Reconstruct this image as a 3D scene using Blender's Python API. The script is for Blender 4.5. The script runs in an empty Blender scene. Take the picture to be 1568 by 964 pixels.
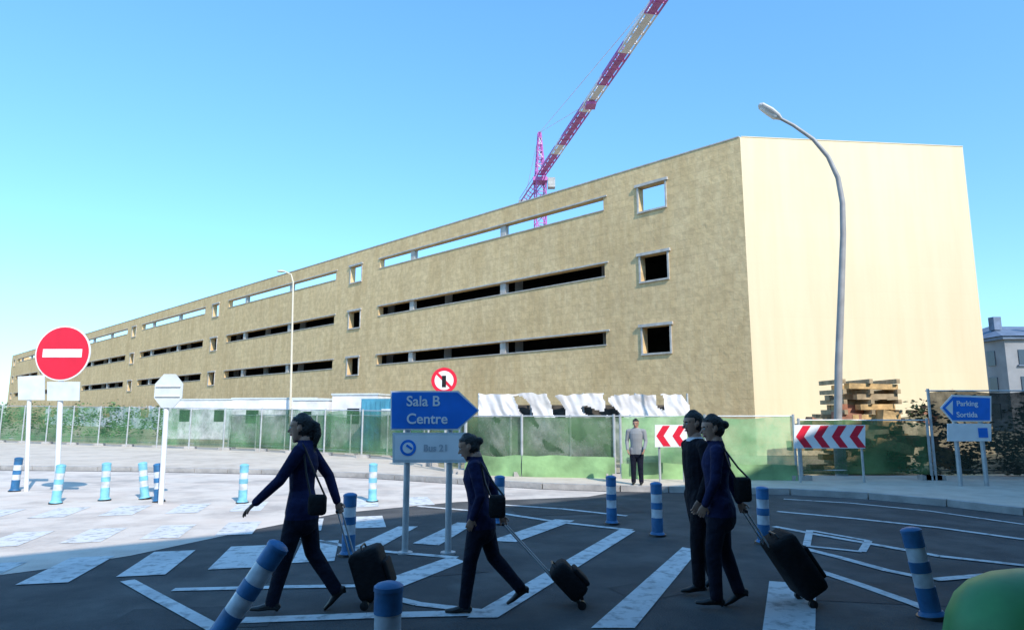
import bpy, bmesh, math, random
from mathutils import Vector, Matrix, noise
from mathutils.kdtree import KDTree
random.seed(7)
V=Vector
scene=bpy.context.scene
CAM=V((0,0,1.8)); PITCH=math.atan(0.15); cP,sP=math.cos(PITCH),math.sin(PITCH)

# ---- survey helpers: turn a sight line into a real position (metres) on the ground / on a vertical plane
def ray(u,v):
    x=(u-784)/1000; y=(482-v)/1000
    return V((x,cP-y*sP,sP+y*cP))
def G(u,v,z=0.0):
    r=ray(u,v); return CAM+r*((z-1.8)/r.z)
def D(u,v,Y):
    r=ray(u,v); return CAM+r*(Y/r.y)

# ---------------------------------------------------------------- materials
def mat(name,col,rough=0.6,var=0.0,scale=5.0,bump=0.0,bscale=None,metal=0.0,stretch=(1,1,1),spec=0.5,col2=None,detail=6):
    m=bpy.data.materials.new(name); m.use_nodes=True
    nt=m.node_tree; b=nt.nodes['Principled BSDF']
    b.inputs['Roughness'].default_value=rough; b.inputs['Metallic'].default_value=metal
    b.inputs['Specular IOR Level'].default_value=spec
    c=tuple(col)+(1,)
    b.inputs['Base Color'].default_value=c
    if var>0 or bump>0 or col2:
        tc=nt.nodes.new('ShaderNodeTexCoord'); mp=nt.nodes.new('ShaderNodeMapping')
        mp.inputs['Scale'].default_value=stretch
        nt.links.new(tc.outputs['Object'],mp.inputs['Vector'])
        n=nt.nodes.new('ShaderNodeTexNoise'); n.inputs['Scale'].default_value=scale; n.inputs['Detail'].default_value=detail
        nt.links.new(mp.outputs[0],n.inputs['Vector'])
        cr=nt.nodes.new('ShaderNodeValToRGB')
        cr.color_ramp.elements[0].position=0.32; cr.color_ramp.elements[1].position=0.68
        lo=tuple(max(0,x*(1-var)) for x in col) if col2 is None else tuple(col2)
        hi=tuple(min(1,x*(1+var)) for x in col) if col2 is None else tuple(col)
        cr.color_ramp.elements[0].color=lo+(1,); cr.color_ramp.elements[1].color=hi+(1,)
        nt.links.new(n.outputs['Fac'],cr.inputs[0]); nt.links.new(cr.outputs[0],b.inputs['Base Color'])
        if bump>0:
            n2=nt.nodes.new('ShaderNodeTexNoise'); n2.inputs['Scale'].default_value=bscale or scale*4; n2.inputs['Detail'].default_value=5
            nt.links.new(mp.outputs[0],n2.inputs['Vector'])
            bp=nt.nodes.new('ShaderNodeBump'); bp.inputs['Strength'].default_value=bump; bp.inputs['Distance'].default_value=0.05
            nt.links.new(n2.outputs['Fac'],bp.inputs['Height']); nt.links.new(bp.outputs[0],b.inputs['Normal'])
    return m

def layered(name,cols,scales,stretches,fac=(0.5,0.5),rough=0.85,bump=0.3,bs=20,thr=(0.4,0.6),block=None,rotz=0.0):
    """base colour with several noise layers mixed over it; block=(w,h,strength) adds block-course joints"""
    m=bpy.data.materials.new(name); m.use_nodes=True; nt=m.node_tree; b=nt.nodes['Principled BSDF']
    b.inputs['Roughness'].default_value=rough; b.inputs['Specular IOR Level'].default_value=0.25
    tc=nt.nodes.new('ShaderNodeTexCoord')
    rgb=nt.nodes.new('ShaderNodeRGB'); rgb.outputs[0].default_value=tuple(cols[0])+(1,)
    cur=rgb.outputs[0]
    for i,(c,s,st) in enumerate(zip(cols[1:],scales,stretches)):
        mp=nt.nodes.new('ShaderNodeMapping'); mp.inputs['Scale'].default_value=st; mp.inputs['Location'].default_value=(i*7.3,i*3.1,i*5.7)
        nt.links.new(tc.outputs['Object'],mp.inputs[0])
        n=nt.nodes.new('ShaderNodeTexNoise'); n.inputs['Scale'].default_value=s; n.inputs['Detail'].default_value=7; n.inputs['Roughness'].default_value=0.6
        nt.links.new(mp.outputs[0],n.inputs['Vector'])
        mr=nt.nodes.new('ShaderNodeMapRange'); mr.inputs[1].default_value=thr[0]; mr.inputs[2].default_value=thr[1]
        mr.inputs[3].default_value=0; mr.inputs[4].default_value=fac[i]
        nt.links.new(n.outputs['Fac'],mr.inputs[0])
        mx=nt.nodes.new('ShaderNodeMixRGB'); mx.inputs[2].default_value=tuple(c)+(1,)
        nt.links.new(mr.outputs[0],mx.inputs[0]); nt.links.new(cur,mx.inputs[1]); cur=mx.outputs[0]
    if block:
        mr_=nt.nodes.new('ShaderNodeMapping'); mr_.inputs['Rotation'].default_value=(0,0,rotz)
        nt.links.new(tc.outputs['Object'],mr_.inputs[0])
        sx=nt.nodes.new('ShaderNodeSeparateXYZ'); nt.links.new(mr_.outputs[0],sx.inputs[0])
        cx=nt.nodes.new('ShaderNodeCombineXYZ'); nt.links.new(sx.outputs[0],cx.inputs[0]); nt.links.new(sx.outputs[2],cx.inputs[1])
        br=nt.nodes.new('ShaderNodeTexBrick'); br.inputs['Scale'].default_value=1.0
        br.inputs['Brick Width'].default_value=block[0]; br.inputs['Row Height'].default_value=block[1]; br.inputs['Mortar Size'].default_value=0.012; br.inputs['Mortar Smooth'].default_value=0.3
        br.inputs['Color1'].default_value=(1,1,1,1); g=1-block[2]*0.7; br.inputs['Color2'].default_value=(g,g,g,1); g=1-block[2]*1.6; br.inputs['Mortar'].default_value=(g,g,g,1)
        nt.links.new(cx.outputs[0],br.inputs['Vector'])
        mx=nt.nodes.new('ShaderNodeMixRGB'); mx.blend_type='MULTIPLY'; mx.inputs[0].default_value=1.0
        nt.links.new(cur,mx.inputs[1]); nt.links.new(br.outputs['Color'],mx.inputs[2]); cur=mx.outputs[0]
    nt.links.new(cur,b.inputs['Base Color'])
    n2=nt.nodes.new('ShaderNodeTexNoise'); n2.inputs['Scale'].default_value=bs; n2.inputs['Detail'].default_value=6
    nt.links.new(tc.outputs['Object'],n2.inputs['Vector'])
    bp=nt.nodes.new('ShaderNodeBump'); bp.inputs['Strength'].default_value=bump; bp.inputs['Distance'].default_value=0.03
    nt.links.new(n2.outputs['Fac'],bp.inputs['Height']); nt.links.new(bp.outputs[0],b.inputs['Normal'])
    return m

def netting(name,col,col2,alpha,scale=1.2,spread=0.3):
    m=bpy.data.materials.new(name); m.use_nodes=True; nt=m.node_tree; b=nt.nodes['Principled BSDF']
    b.inputs['Roughness'].default_value=0.8; b.inputs['Specular IOR Level'].default_value=0.2
    tc=nt.nodes.new('ShaderNodeTexCoord')
    n=nt.nodes.new('ShaderNodeTexNoise'); n.inputs['Scale'].default_value=scale; n.inputs['Detail'].default_value=8
    nt.links.new(tc.outputs['Object'],n.inputs['Vector'])
    cr=nt.nodes.new('ShaderNodeValToRGB'); cr.color_ramp.elements[0].position=0.38; cr.color_ramp.elements[1].position=0.62
    cr.color_ramp.elements[0].color=tuple(col)+(1,); cr.color_ramp.elements[1].color=tuple(col2)+(1,)
    nt.links.new(n.outputs['Fac'],cr.inputs[0]); nt.links.new(cr.outputs[0],b.inputs['Base Color'])
    n3=nt.nodes.new('ShaderNodeTexNoise'); n3.inputs['Scale'].default_value=scale*0.8; n3.inputs['Detail'].default_value=10; n3.inputs['Roughness'].default_value=0.75
    nt.links.new(tc.outputs['Object'],n3.inputs['Vector'])
    mr=nt.nodes.new('ShaderNodeMapRange'); mr.inputs[1].default_value=0.35; mr.inputs[2].default_value=0.65
    mr.inputs[3].default_value=max(0,alpha-spread); mr.inputs[4].default_value=min(1,alpha+0.25)
    nt.links.new(n3.outputs['Fac'],mr.inputs[0]); nt.links.new(mr.outputs[0],b.inputs['Alpha'])
    return m

# ---------------------------------------------------------------- mesh builder
class MB:
    def __init__(s): s.v=[]; s.f=[]; s.m=[]
    def add(s,vs,fs,mi=0):
        o=len(s.v); s.v+= [V(p) for p in vs]
        for f in fs: s.f.append([i+o for i in f]); s.m.append(mi)
    def box(s,c,size,mi=0,R=None):
        hx,hy,hz=[a/2 for a in size]; c=V(c)
        ps=[V((x,y,z)) for x in(-hx,hx) for y in(-hy,hy) for z in(-hz,hz)]
        if R is not None: ps=[R@p for p in ps]
        s.add([c+p for p in ps],[(0,1,3,2),(4,6,7,5),(0,4,5,1),(2,3,7,6),(0,2,6,4),(1,5,7,3)],mi)
    def prism(s,pts,z0,z1,mi=0):
        n=len(pts); vs=[V((p[0],p[1],z0)) for p in pts]+[V((p[0],p[1],z1)) for p in pts]
        s.add(vs,[list(range(n))[::-1],[i+n for i in range(n)]]+[(i,(i+1)%n,(i+1)%n+n,i+n) for i in range(n)],mi)
    def slab(s,pts,off,mi=0):
        """extrude arbitrary planar polygon (3D points) by vector off"""
        n=len(pts); off=V(off); vs=[V(p) for p in pts]+[V(p)+off for p in pts]
        s.add(vs,[list(range(n)),[i+n for i in range(n)][::-1]]+[(i,i+n,(i+1)%n+n,(i+1)%n) for i in range(n)],mi)
    def tube(s,pts,rad,mi=0,seg=12,side=None,round_ends=False,sub=None):
        pts=[V(p) for p in pts]; rad=[(r,r) if not hasattr(r,'__len__') else tuple(r) for r in rad]
        if sub:
            P=[];R=[]
            for i in range(len(pts)-1):
                L=(pts[i+1]-pts[i]).length; k=max(1,int(L/sub))
                for j in range(k):
                    t=j/k; P.append(pts[i].lerp(pts[i+1],t)); R.append((rad[i][0]*(1-t)+rad[i+1][0]*t,rad[i][1]*(1-t)+rad[i+1][1]*t))
            P.append(pts[-1]); R.append(rad[-1]); pts,rad=P,R
        if round_ends:
            t0=(pts[0]-pts[1]).normalized(); t1=(pts[-1]-pts[-2]).normalized()
            a=[];ra=[];b=[];rb=[]
            r0=min(rad[0]); r1=min(rad[-1])
            for ang in (80,60,38,18):
                A=math.radians(ang); a.append(pts[0]+t0*r0*math.sin(A)); ra.append((rad[0][0]*math.cos(A),rad[0][1]*math.cos(A)))
            for ang in (18,38,60,80):
                A=math.radians(ang); b.append(pts[-1]+t1*r1*math.sin(A)); rb.append((rad[-1][0]*math.cos(A),rad[-1][1]*math.cos(A)))
            pts=a+pts+b; rad=ra+rad+rb
        n=len(pts); vs=[]; fs=[]; prev=None
        for i in range(n):
            if i==0: T=pts[1]-pts[0]
            elif i==n-1: T=pts[-1]-pts[-2]
            else: T=(pts[i+1]-pts[i]).normalized()+(pts[i]-pts[i-1]).normalized()
            if T.length<1e-9: T=V((0,0,1))
            T.normalize()
            ref=V(side) if side is not None else (prev if prev else (V((1,0,0)) if abs(T.x)<0.8 else V((0,1,0))))
            A=ref-T*ref.dot(T)
            if A.length<1e-4: A=T.orthogonal()
            A.normalize(); B=T.cross(A); prev=A
            for k in range(seg):
                a=2*math.pi*k/seg; vs.append(pts[i]+A*math.cos(a)*rad[i][0]+B*math.sin(a)*rad[i][1])
        for i in range(n-1):
            for k in range(seg):
                k2=(k+1)%seg; fs.append((i*seg+k,i*seg+k2,(i+1)*seg+k2,(i+1)*seg+k))
        fs.append(list(range(seg))[::-1]); fs.append([(n-1)*seg+k for k in range(seg)])
        s.add(vs,fs,mi)
    def ball(s,c,r,mi=0,seg=14,R=None):
        c=V(c); r=(r,r,r) if not hasattr(r,'__len__') else r
        vs=[];fs=[]; rings=10
        for i in range(1,rings):
            p=math.pi*i/rings
            for k in range(seg):
                a=2*math.pi*k/seg; q=V((math.sin(p)*math.cos(a)*r[0],math.sin(p)*math.sin(a)*r[1],math.cos(p)*r[2]))
                vs.append(c+(R@q if R is not None else q))
        t=len(vs); q=V((0,0,r[2])); vs.append(c+(R@q if R is not None else q)); vs.append(c-(R@q if R is not None else q))
        for i in range(rings-2):
            for k in range(seg):
                k2=(k+1)%seg; fs.append((i*seg+k,(i+1)*seg+k,(i+1)*seg+k2,i*seg+k2))
        for k in range(seg):
            fs.append((t,k,(k+1)%seg)); o=(rings-2)*seg; fs.append((t+1,o+(k+1)%seg,o+k))
        s.add(vs,fs,mi)
    def make(s,name,mats,smooth=False,bevel=0,parent=None,recalc=True):
        me=bpy.data.meshes.new(name); me.from_pydata([tuple(p) for p in s.v],[],s.f)
        for m in mats: me.materials.append(m)
        for p,mi in zip(me.polygons,s.m): p.material_index=mi
        if recalc:
            bm=bmesh.new(); bm.from_mesh(me); bmesh.ops.recalc_face_normals(bm,faces=bm.faces); bm.to_mesh(me); bm.free()
        if smooth:
            for p in me.polygons: p.use_smooth=True
        ob=bpy.data.objects.new(name,me); scene.collection.objects.link(ob)
        if smooth=='auto':
            try:
                me.set_sharp_from_angle(angle=math.radians(35))
            except Exception: pass
        if bevel:
            md=ob.modifiers.new('bevel','BEVEL'); md.width=bevel; md.segments=2; md.limit_method='ANGLE'
        if parent: ob.parent=parent; ob.matrix_parent_inverse=Matrix.Translation(-parent.location)
        return ob
def empty(name,loc=(0,0,0)):
    e=bpy.data.objects.new(name,None); e.location=loc; e.empty_display_size=0.3; scene.collection.objects.link(e); return e

# ---------------------------------------------------------------- colours
M_asph=layered('asphalt',[(0.085,0.083,0.083),(0.135,0.130,0.125),(0.052,0.052,0.054)],[0.5,1.6],[(1,1,1),(1,1,1)],(0.8,0.6),bump=0.5,bs=60)
M_sunlit_road=layered('sunlit_road_pale',[(0.66,0.56,0.48),(0.38,0.34,0.31),(0.73,0.65,0.57)],[0.35,1.3],[(1,1.8,1),(1,1,1)],(0.75,0.7),bump=0.4,bs=30)  # pale tone stands in for strong sunlight on the road
M_pave=layered('pavement',[(0.62,0.52,0.42),(0.45,0.38,0.31),(0.68,0.60,0.51)],[0.6,2.2],[(1,1,1),(1,1,1)],(0.7,0.5),bump=0.3,bs=25)
M_dirt=layered('dirt',[(0.42,0.34,0.24),(0.30,0.24,0.16),(0.22,0.26,0.13)],[0.15,0.7],[(1,1,1),(1,1,1)],(0.8,0.5),bump=0.8,bs=4)
M_kerb=mat('kerb_stone',(0.40,0.38,0.36),0.8,0.2,3,0.3)
M_paint=layered('road_paint',[(0.66,0.66,0.65),(0.48,0.48,0.48),(0.15,0.15,0.15)],[1.2,7],[(1,1,1),(1,1,1)],(0.6,0.62),bump=0.2,bs=60,thr=(0.50,0.66))
M_fac=layered('tan_concrete',[(0.77,0.55,0.285),(0.63,0.435,0.215),(0.82,0.61,0.34),(0.50,0.34,0.18)],[0.25,1.1,3.0],[(1,1,0.5),(1.4,1.4,0.3),(1,1,1)],(0.75,0.65,0.42),bump=0.6,bs=5,block=(0.8,0.4,0.12),rotz=math.radians(43.8))
M_cream=layered('cream_render',[(0.76,0.62,0.40),(0.70,0.56,0.36),(0.80,0.67,0.46)],[0.25,1.2],[(1,1,0.4),(1.5,1.5,0.12)],(0.5,0.4),bump=0.1,bs=8,block=(3.6,1.2,0.025),rotz=-0.10)
M_grey=mat('grey_concrete',(0.42,0.42,0.42),0.8,0.2,1.5,0.2)
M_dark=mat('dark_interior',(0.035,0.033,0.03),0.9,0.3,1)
M_frame=mat('pale_frame',(0.44,0.42,0.39),0.7,0.2,3)
M_red=mat('crane_red',(0.48,0.13,0.40),0.45,0.2,0.7)
M_white=mat('crane_white',(0.80,0.74,0.75),0.5,0.1,0.7)
M_galv=mat('galvanised_steel',(0.50,0.52,0.53),0.45,0.15,6,metal=0.4)
M_postw=mat('pale_post',(0.70,0.72,0.72),0.5,0.1,5)
M_signred=mat('sign_red',(0.72,0.02,0.05),0.35,0.05,4)
M_signwhite=mat('sign_white',(0.82,0.82,0.82),0.4,0.05,4)
M_signback=mat('sign_back',(0.62,0.66,0.66),0.5,0.1,4)
M_signblue=mat('sign_blue',(0.02,0.19,0.68),0.35,0.1,4)
M_bolblue=mat('bollard_blue',(0.03,0.15,0.33),0.45,0.3,6,0.1)
M_bolcyan=mat('bollard_faded_blue',(0.20,0.52,0.64),0.5,0.25,6,0.1)
M_bolwhite=mat('bollard_reflective',(0.58,0.62,0.66),0.3,0.25,8)
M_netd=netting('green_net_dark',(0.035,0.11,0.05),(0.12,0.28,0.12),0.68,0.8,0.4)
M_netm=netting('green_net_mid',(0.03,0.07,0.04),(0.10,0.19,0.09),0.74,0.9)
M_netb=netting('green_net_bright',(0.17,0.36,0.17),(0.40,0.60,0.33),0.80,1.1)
M_shade=netting('shade_cloth',(0.015,0.022,0.018),(0.045,0.055,0.04),0.93,0.8)
M_tarp=mat('white_tarpaulin',(0.85,0.83,0.83),0.6,0.0,1.3,0.5,2.5,col2=(0.62,0.60,0.62))
M_wood=mat('stacked_timber',(0.55,0.36,0.16),0.8,0.35,4,0.3)
M_cont=mat('container_blue',(0.08,0.30,0.42),0.5,0.2,2)
M_leaf=mat('leaves',(0.05,0.085,0.03),0.7,0.0,3,col2=(0.02,0.035,0.015))
M_leaf2=mat('leaves_brown',(0.12,0.075,0.05),0.8,0.3,3)
M_black=mat('black_fabric',(0.010,0.010,0.012),0.7,0.3,12,0.3,40,spec=0.2)
M_rubber=mat('black_plastic',(0.015,0.015,0.016),0.35)
M_greenpl=mat('green_plastic',(0.06,0.30,0.09),0.45,0.2,3)

# ---------------------------------------------------------------- ground, road, pavement
mb=MB(); mb.add([(-1500,-800,-0.02),(1500,-800,-0.02),(1500,2500,-0.02),(-1500,2500,-0.02)],[(0,1,2,3)])
mb.make('ground',[M_dirt])
kpx=[(-900,716),(-300,718),(0,719),(200,721),(400,725),(560,731),(700,740),(830,748),(950,752),(1100,755),(1210,757),(1330,764),(1450,775),(1568,789),(1750,815),(2000,850)]
kerb=[G(u,v) for u,v in kpx]
road=[(-70,-40),(60,-40),(60,kerb[-1].y+1)]+[(p.x,p.y+0.12) for p in reversed(kerb)]+[(-90,kerb[0].y)]
mb=MB(); n=len(road); mb.add([(p[0],p[1],0.0) for p in road],[list(range(n))]); mb.make('road',[M_asph])
lit_px=[(-900,716.5),(-300,719),(0,720),(200,722),(400,726),(560,732),(700,741),(830,749),(940,753),(900,760),(700,768),(520,785),(380,812),(200,850),(60,872),(-200,905),(-900,960)]
pts=[G(u,v) for u,v in lit_px]
mb=MB(); mb.add([(p.x,p.y-0.02,0.004) for p in pts],[list(range(len(pts)))]); mb.make('sunlit_road_sheet',[M_sunlit_road])  # sunlight painted as a pale sheet, edged along the sun/shade line
far=[(-75,60),(-30.5,40.2),(-12,31.2),(-4.2,25.2),(-1.6,19.6),(0.6,19.2),(6.8,18.2),(24,18.2),(40,14)]
mb=MB(); top=[(p.x,p.y+0.16) for p in kerb]+[f for f in reversed(far)]
mb.prism(top,-0.01,0.125); mb.make('pavement',[M_pave])
mb=MB()
for a,b in zip(kerb[:-1],kerb[1:]):
    d=(b-a); L=d.length; nn=V((-d.y,d.x,0)).normalized()*0.15; k=max(1,int(L/1.0))
    for i in range(k):
        p=a.lerp(b,(i+0.01)/k); q=a.lerp(b,(i+0.99)/k)
        mb.prism([(p.x,p.y),(q.x,q.y),(q.x+nn.x,q.y+nn.y),(p.x+nn.x,p.y+nn.y)],-0.005,0.132)
mb.make('kerb',[M_kerb])

# ---------------------------------------------------------------- road markings
mk=MB()
def quadpx(ps,z=0.009): mk.add([G(u,v,0)+V((0,0,z)) for u,v in ps],[list(range(len(ps)))])
def linepx(ps,w,z=0.009):
    P=[G(u,v) for u,v in ps]
    for i in range(len(P)-1):
        a,b=P[i],P[i+1]; d=(b-a).normalized(); nn=V((-d.y,d.x,0))*w/2
        mk.add([p+V((0,0,z+i*0.0008)) for p in (a-nn,b-nn,b+nn,a+nn)],[(0,1,2,3)])
def zebra(C,step,n0,n1,L,w,ldir):
    ldir=V(ldir+(0,)).normalized(); wd=V((-ldir.y,ldir.x,0))
    for i in range(n0,n1):
        c=V((C[0]+step[0]*i,C[1]+step[1]*i,0.009))
        mk.add([c-ldir*L/2-wd*w/2,c+ldir*L/2-wd*w/2,c+ldir*L/2+wd*w/2,c-ldir*L/2+wd*w/2],[(0,1,2,3)])
zebra((-5.15,7.96),(0.86,0.34),-5,4,1.35,0.50,(0.22,-1))
zebra((-6.2,10.1),(0.95,0.30),-6,5,1.2,0.52,(0.25,-1))
zebra((-7.2,12.6),(1.05,0.26),-6,6,1.3,0.55,(0.25,-1))
quadpx([(948,811),(973,813),(762,946),(715,946)])
quadpx([(1045,838),(1070,842),(972,962),(905,962)])
quadpx([(690,852),(712,860),(600,905),(560,898)])
quadpx([(1178,890),(1250,895),(1248,985),(1165,985)])
linepx([(195,889),(262,926),(335,966)],0.14)
linepx([(265,903),(430,899),(560,897)],0.12)
linepx([(372,950),(560,943),(765,938)],0.17)
linepx([(455,822),(560,842),(700,854)],0.12)
linepx([(560,905),(640,925),(770,940)],0.12)
quadpx([(610,806),(640,806),(560,850),(515,850)])
quadpx([(700,800),(728,801),(672,835),(632,832)])
quadpx([(850,795),(880,797),(790,830),(750,828)])
linepx([(640,775),(760,785),(860,800),(968,812)],0.13)
linepx([(755,772),(860,779),(960,790)],0.12)
linepx([(1190,783),(1300,793),(1430,807),(1568,826),(1700,845)],0.13)
linepx([(1185,806),(1260,820),(1340,834),(1440,852),(1568,866)],0.13)
linepx([(1200,832),(1280,852),(1360,874),(1430,888),(1568,876)],0.13)
linepx([(1235,868),(1310,893),(1400,925),(1480,958)],0.13)
linepx([(1240,812),(1330,828),(1320,845),(1235,836),(1240,812)],0.10)
linepx([(1200,764),(1300,770),(1420,782),(1568,803)],0.10)
mk.make('road_markings',[M_paint],recalc=False)
mb=MB()
for (u,v,a,b_,r) in [(620,870,0.9,0.5,0.3),(1320,905,0.8,0.45,-0.2),(1010,900,0.5,0.3,0.5),(300,945,0.7,0.35,0.1),(880,780,1.2,0.6,0.2)]:
    c=G(u,v); R=Matrix.Rotation(r,3,'Z'); mb.add([c+R@V((x,y,0))+V((0,0,0.0035)) for x,y in((-a,-b_),(a,-b_*.9),(a*.9,b_),(-a*.95,b_*.9))],[(0,1,2,3)])
mb.make('bitumen_patches',[mat('bitumen',(0.045,0.045,0.047),0.8,0.3,4,0.3,60)],recalc=False)

# ---------------------------------------------------------------- long building
C1=V((10.45,28.4,0)); dL=V((-0.722,0.692,0)).normalized(); nO=V((-0.692,-0.722,0)).normalized()
C2=V((21.43,29.53,0)); dR=(C2-C1).normalized(); nR=V((dR.y,-dR.x,0))
LEN=168.0; HT=14.3; PER=26.65
bld=empty('concrete_parking_building',C1)
def wall(name,o,d,inn,L,z0,z1,th,holes,mats,par,shift0=0,shift1=0):
    ss=sorted({0,L}|{h[0] for h in holes}|{h[1] for h in holes}); zs=sorted({z0,z1}|{h[2] for h in holes}|{h[3] for h in holes})
    ns,nz=len(ss)-1,len(zs)-1
    def solid(i,j):
        if i<0 or j<0 or i>=ns or j>=nz: return False
        sc=(ss[i]+ss[i+1])/2; zc=(zs[j]+zs[j+1])/2
        return not any(h[0]<sc<h[1] and h[2]<zc<h[3] for h in holes)
    def F(i,j): return o+d*ss[i]+V((0,0,zs[j]))
    def B(i,j):
        s=ss[i]
        if i==0: s+=shift0
        if i==ns: s-=shift1
        return o+d*s+inn*th+V((0,0,zs[j]))
    m=MB()
    for i in range(ns):
        for j in range(nz):
            if not solid(i,j): continue
            m.add([F(i,j),F(i+1,j),F(i+1,j+1),F(i,j+1)],[(0,1,2,3)],0)
            m.add([B(i,j),B(i,j+1),B(i+1,j+1),B(i+1,j)],[(0,1,2,3)],0)
            if not solid(i-1,j): m.add([F(i,j),F(i,j+1),B(i,j+1),B(i,j)],[(0,1,2,3)],0)
            if not solid(i+1,j): m.add([F(i+1,j),B(i+1,j),B(i+1,j+1),F(i+1,j+1)],[(0,1,2,3)],0)
            if not solid(i,j-1): m.add([F(i,j),B(i,j),B(i+1,j),F(i+1,j)],[(0,1,2,3)],0)
            if not solid(i,j+1): m.add([F(i,j+1),F(i+1,j+1),B(i+1,j+1),B(i,j+1)],[(0,1,2,3)],0)
    me=bpy.data.meshes.new(name); bm=bmesh.new()
    vs=[bm.verts.new(p) for p in m.v]
    for f in m.f: bm.faces.new([vs[i] for i in f])
    bmesh.ops.remove_doubles(bm,verts=bm.verts,dist=0.0005); bmesh.ops.recalc_face_normals(bm,faces=bm.faces)
    bm.to_mesh(me); bm.free()
    for mt in mats: me.materials.append(mt)
    ob=bpy.data.objects.new(name,me); scene.collection.objects.link(ob); ob.parent=par; ob.matrix_parent_inverse=Matrix.Translation(-par.location)
    return ob
rows=[5.32,8.93,12.54]; holes=[]; wins=[]; slots=[]
for k in range(7):
    b=k*PER
    for r in rows:
        if b+5.5<LEN-1: holes.append((b+3.96,b+5.48,r-0.62,r+0.68)); wins.append((b+3.96,b+5.48,r-0.62,r+0.68))
        e=min(b+28.2,LEN-2)
        if b+7.7<e-1: holes.append((b+7.7,e,r,r+0.68)); slots.append((b+7.7,e,r,r+0.68))
wall('facade_wall',C1,dL,-nO,LEN,0,HT,0.42,holes,[M_fac],bld,shift0=0.195)
Lr=(C2-C1).length
wall('end_wall',C1,dR,-nR,Lr,0,HT,0.42,[],[M_cream],bld,shift0=0.195,shift1=0.0)
tr=MB()
def fbox(s0,s1,z0,z1,o0,o1,mi):
    """box on the facade: along s, height z, from offset o0 (outward +) to o1"""
    p=[C1+dL*s0+nO*o0,C1+dL*s1+nO*o0,C1+dL*s1+nO*o1,C1+dL*s0+nO*o1]
    tr.prism([(q.x,q.y) for q in p],z0,z1,mi)
for (a,b,z0,z1) in wins:
    w=0.09
    fbox(a-w-.1,b+w+.1,z1+0.002,z1+w+.05,-0.1,0.12,1); fbox(a-w,b+w,z0-w,z0-0.002,-0.1,0.08,1)
    fbox(a-w,a-0.002,z0+0.001,z1-0.001,-0.1,0.06,1); fbox(b+0.002,b+w,z0+0.001,z1-0.001,-0.1,0.06,1)
for (a,b,z0,z1) in slots:
    fbox(a-0.25,b+0.1,z1+0.002,z1+0.08,-0.1,0.07,1)
    fbox(a-0.05,b+0.05,z0-0.05,z0-0.002,-0.1,0.04,1)
    for off in (7.4,16.4):
        if a+off+0.5<b: fbox(a+off,a+off+0.45,z0+0.003,z1-0.003,-0.36,-0.08,1)
fbox(0.05,LEN,HT+0.002,HT+0.06,-0.40,0.03,1)
tr.make('facade_trim',[M_fac,M_frame],parent=bld)
tr=MB(); p=[C1+dR*0.06+nR*0.02,C2+nR*0.02,C2-nR*0.40,C1+dR*0.25-nR*0.40]
tr.prism([(q.x,q.y) for q in p],HT+0.003,HT+0.04,0); tr.make('end_coping',[M_cream],parent=bld)
C3=C2+V((0.4,15.5,0)); E1=C1+dL*(LEN-0.02); E3=C3+dL*(LEN-4)
inn=[C1-nO*0.46+dL*0.3+V((0.1,0.3,0)),C2+V((-0.6,0.55,0)),C3+V((-0.4,-0.4,0)),E3,E1-nO*0.46]
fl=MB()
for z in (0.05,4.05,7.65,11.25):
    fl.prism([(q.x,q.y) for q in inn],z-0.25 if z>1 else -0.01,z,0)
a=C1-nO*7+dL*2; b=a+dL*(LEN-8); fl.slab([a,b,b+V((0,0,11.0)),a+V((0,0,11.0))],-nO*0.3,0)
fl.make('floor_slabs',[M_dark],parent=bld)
bw=MB()
bw.slab([C2+V((0,0.44,0)),C3,C3+V((0,0,12.3)),C2+V((0,0.44,12.3))],(-0.35,0,0),0)
bw.slab([C3+V((0,0.01,0)),E3,E3+V((0,0,12.3)),C3+V((0,0.01,12.3))],(-0.2,-0.3,0),0)
bw.slab([E1-nO*0.43,E3,E3+V((0,0,14.2)),E1-nO*0.43+V((0,0,14.2))],dL*(-0.3),0)
bw.make('rear_walls',[M_fac],parent=bld)
cols=MB()
for k in range(0,25):
    q=C1-nO*1.6+dL*(2+k*6.7)
    if k*6.7<LEN-6: cols.box(q+V((0,0,5.6)),(0.5,0.5,11.1),0)
cols.make('columns',[M_grey],parent=bld)

# ---------------------------------------------------------------- terminal building behind the camera (casts the street shadow)
eS=V((0.8177,0.5757,0)); bS=V((0.5757,-0.8177,0)); SUN_EL=math.radians(38)
disp=12/math.tan(SUN_EL)*V((-0.5,0.866,0)); R0=V((-6.3,8.4,0))-disp
te=empty('terminal_building',R0)
m=MB(); p=[R0-eS*60,R0+eS*42,R0+eS*42+bS*25,R0-eS*60+bS*25]
m.prism([(q.x,q.y) for q in p],0,11.6,0)
p2=[q+w for q,w in zip(p,(-eS*.3-bS*.3,eS*.3-bS*.3,eS*.3+bS*.3,-eS*.3+bS*.3))]
m.prism([(q.x,q.y) for q in p2],11.603,12.0,1)
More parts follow.
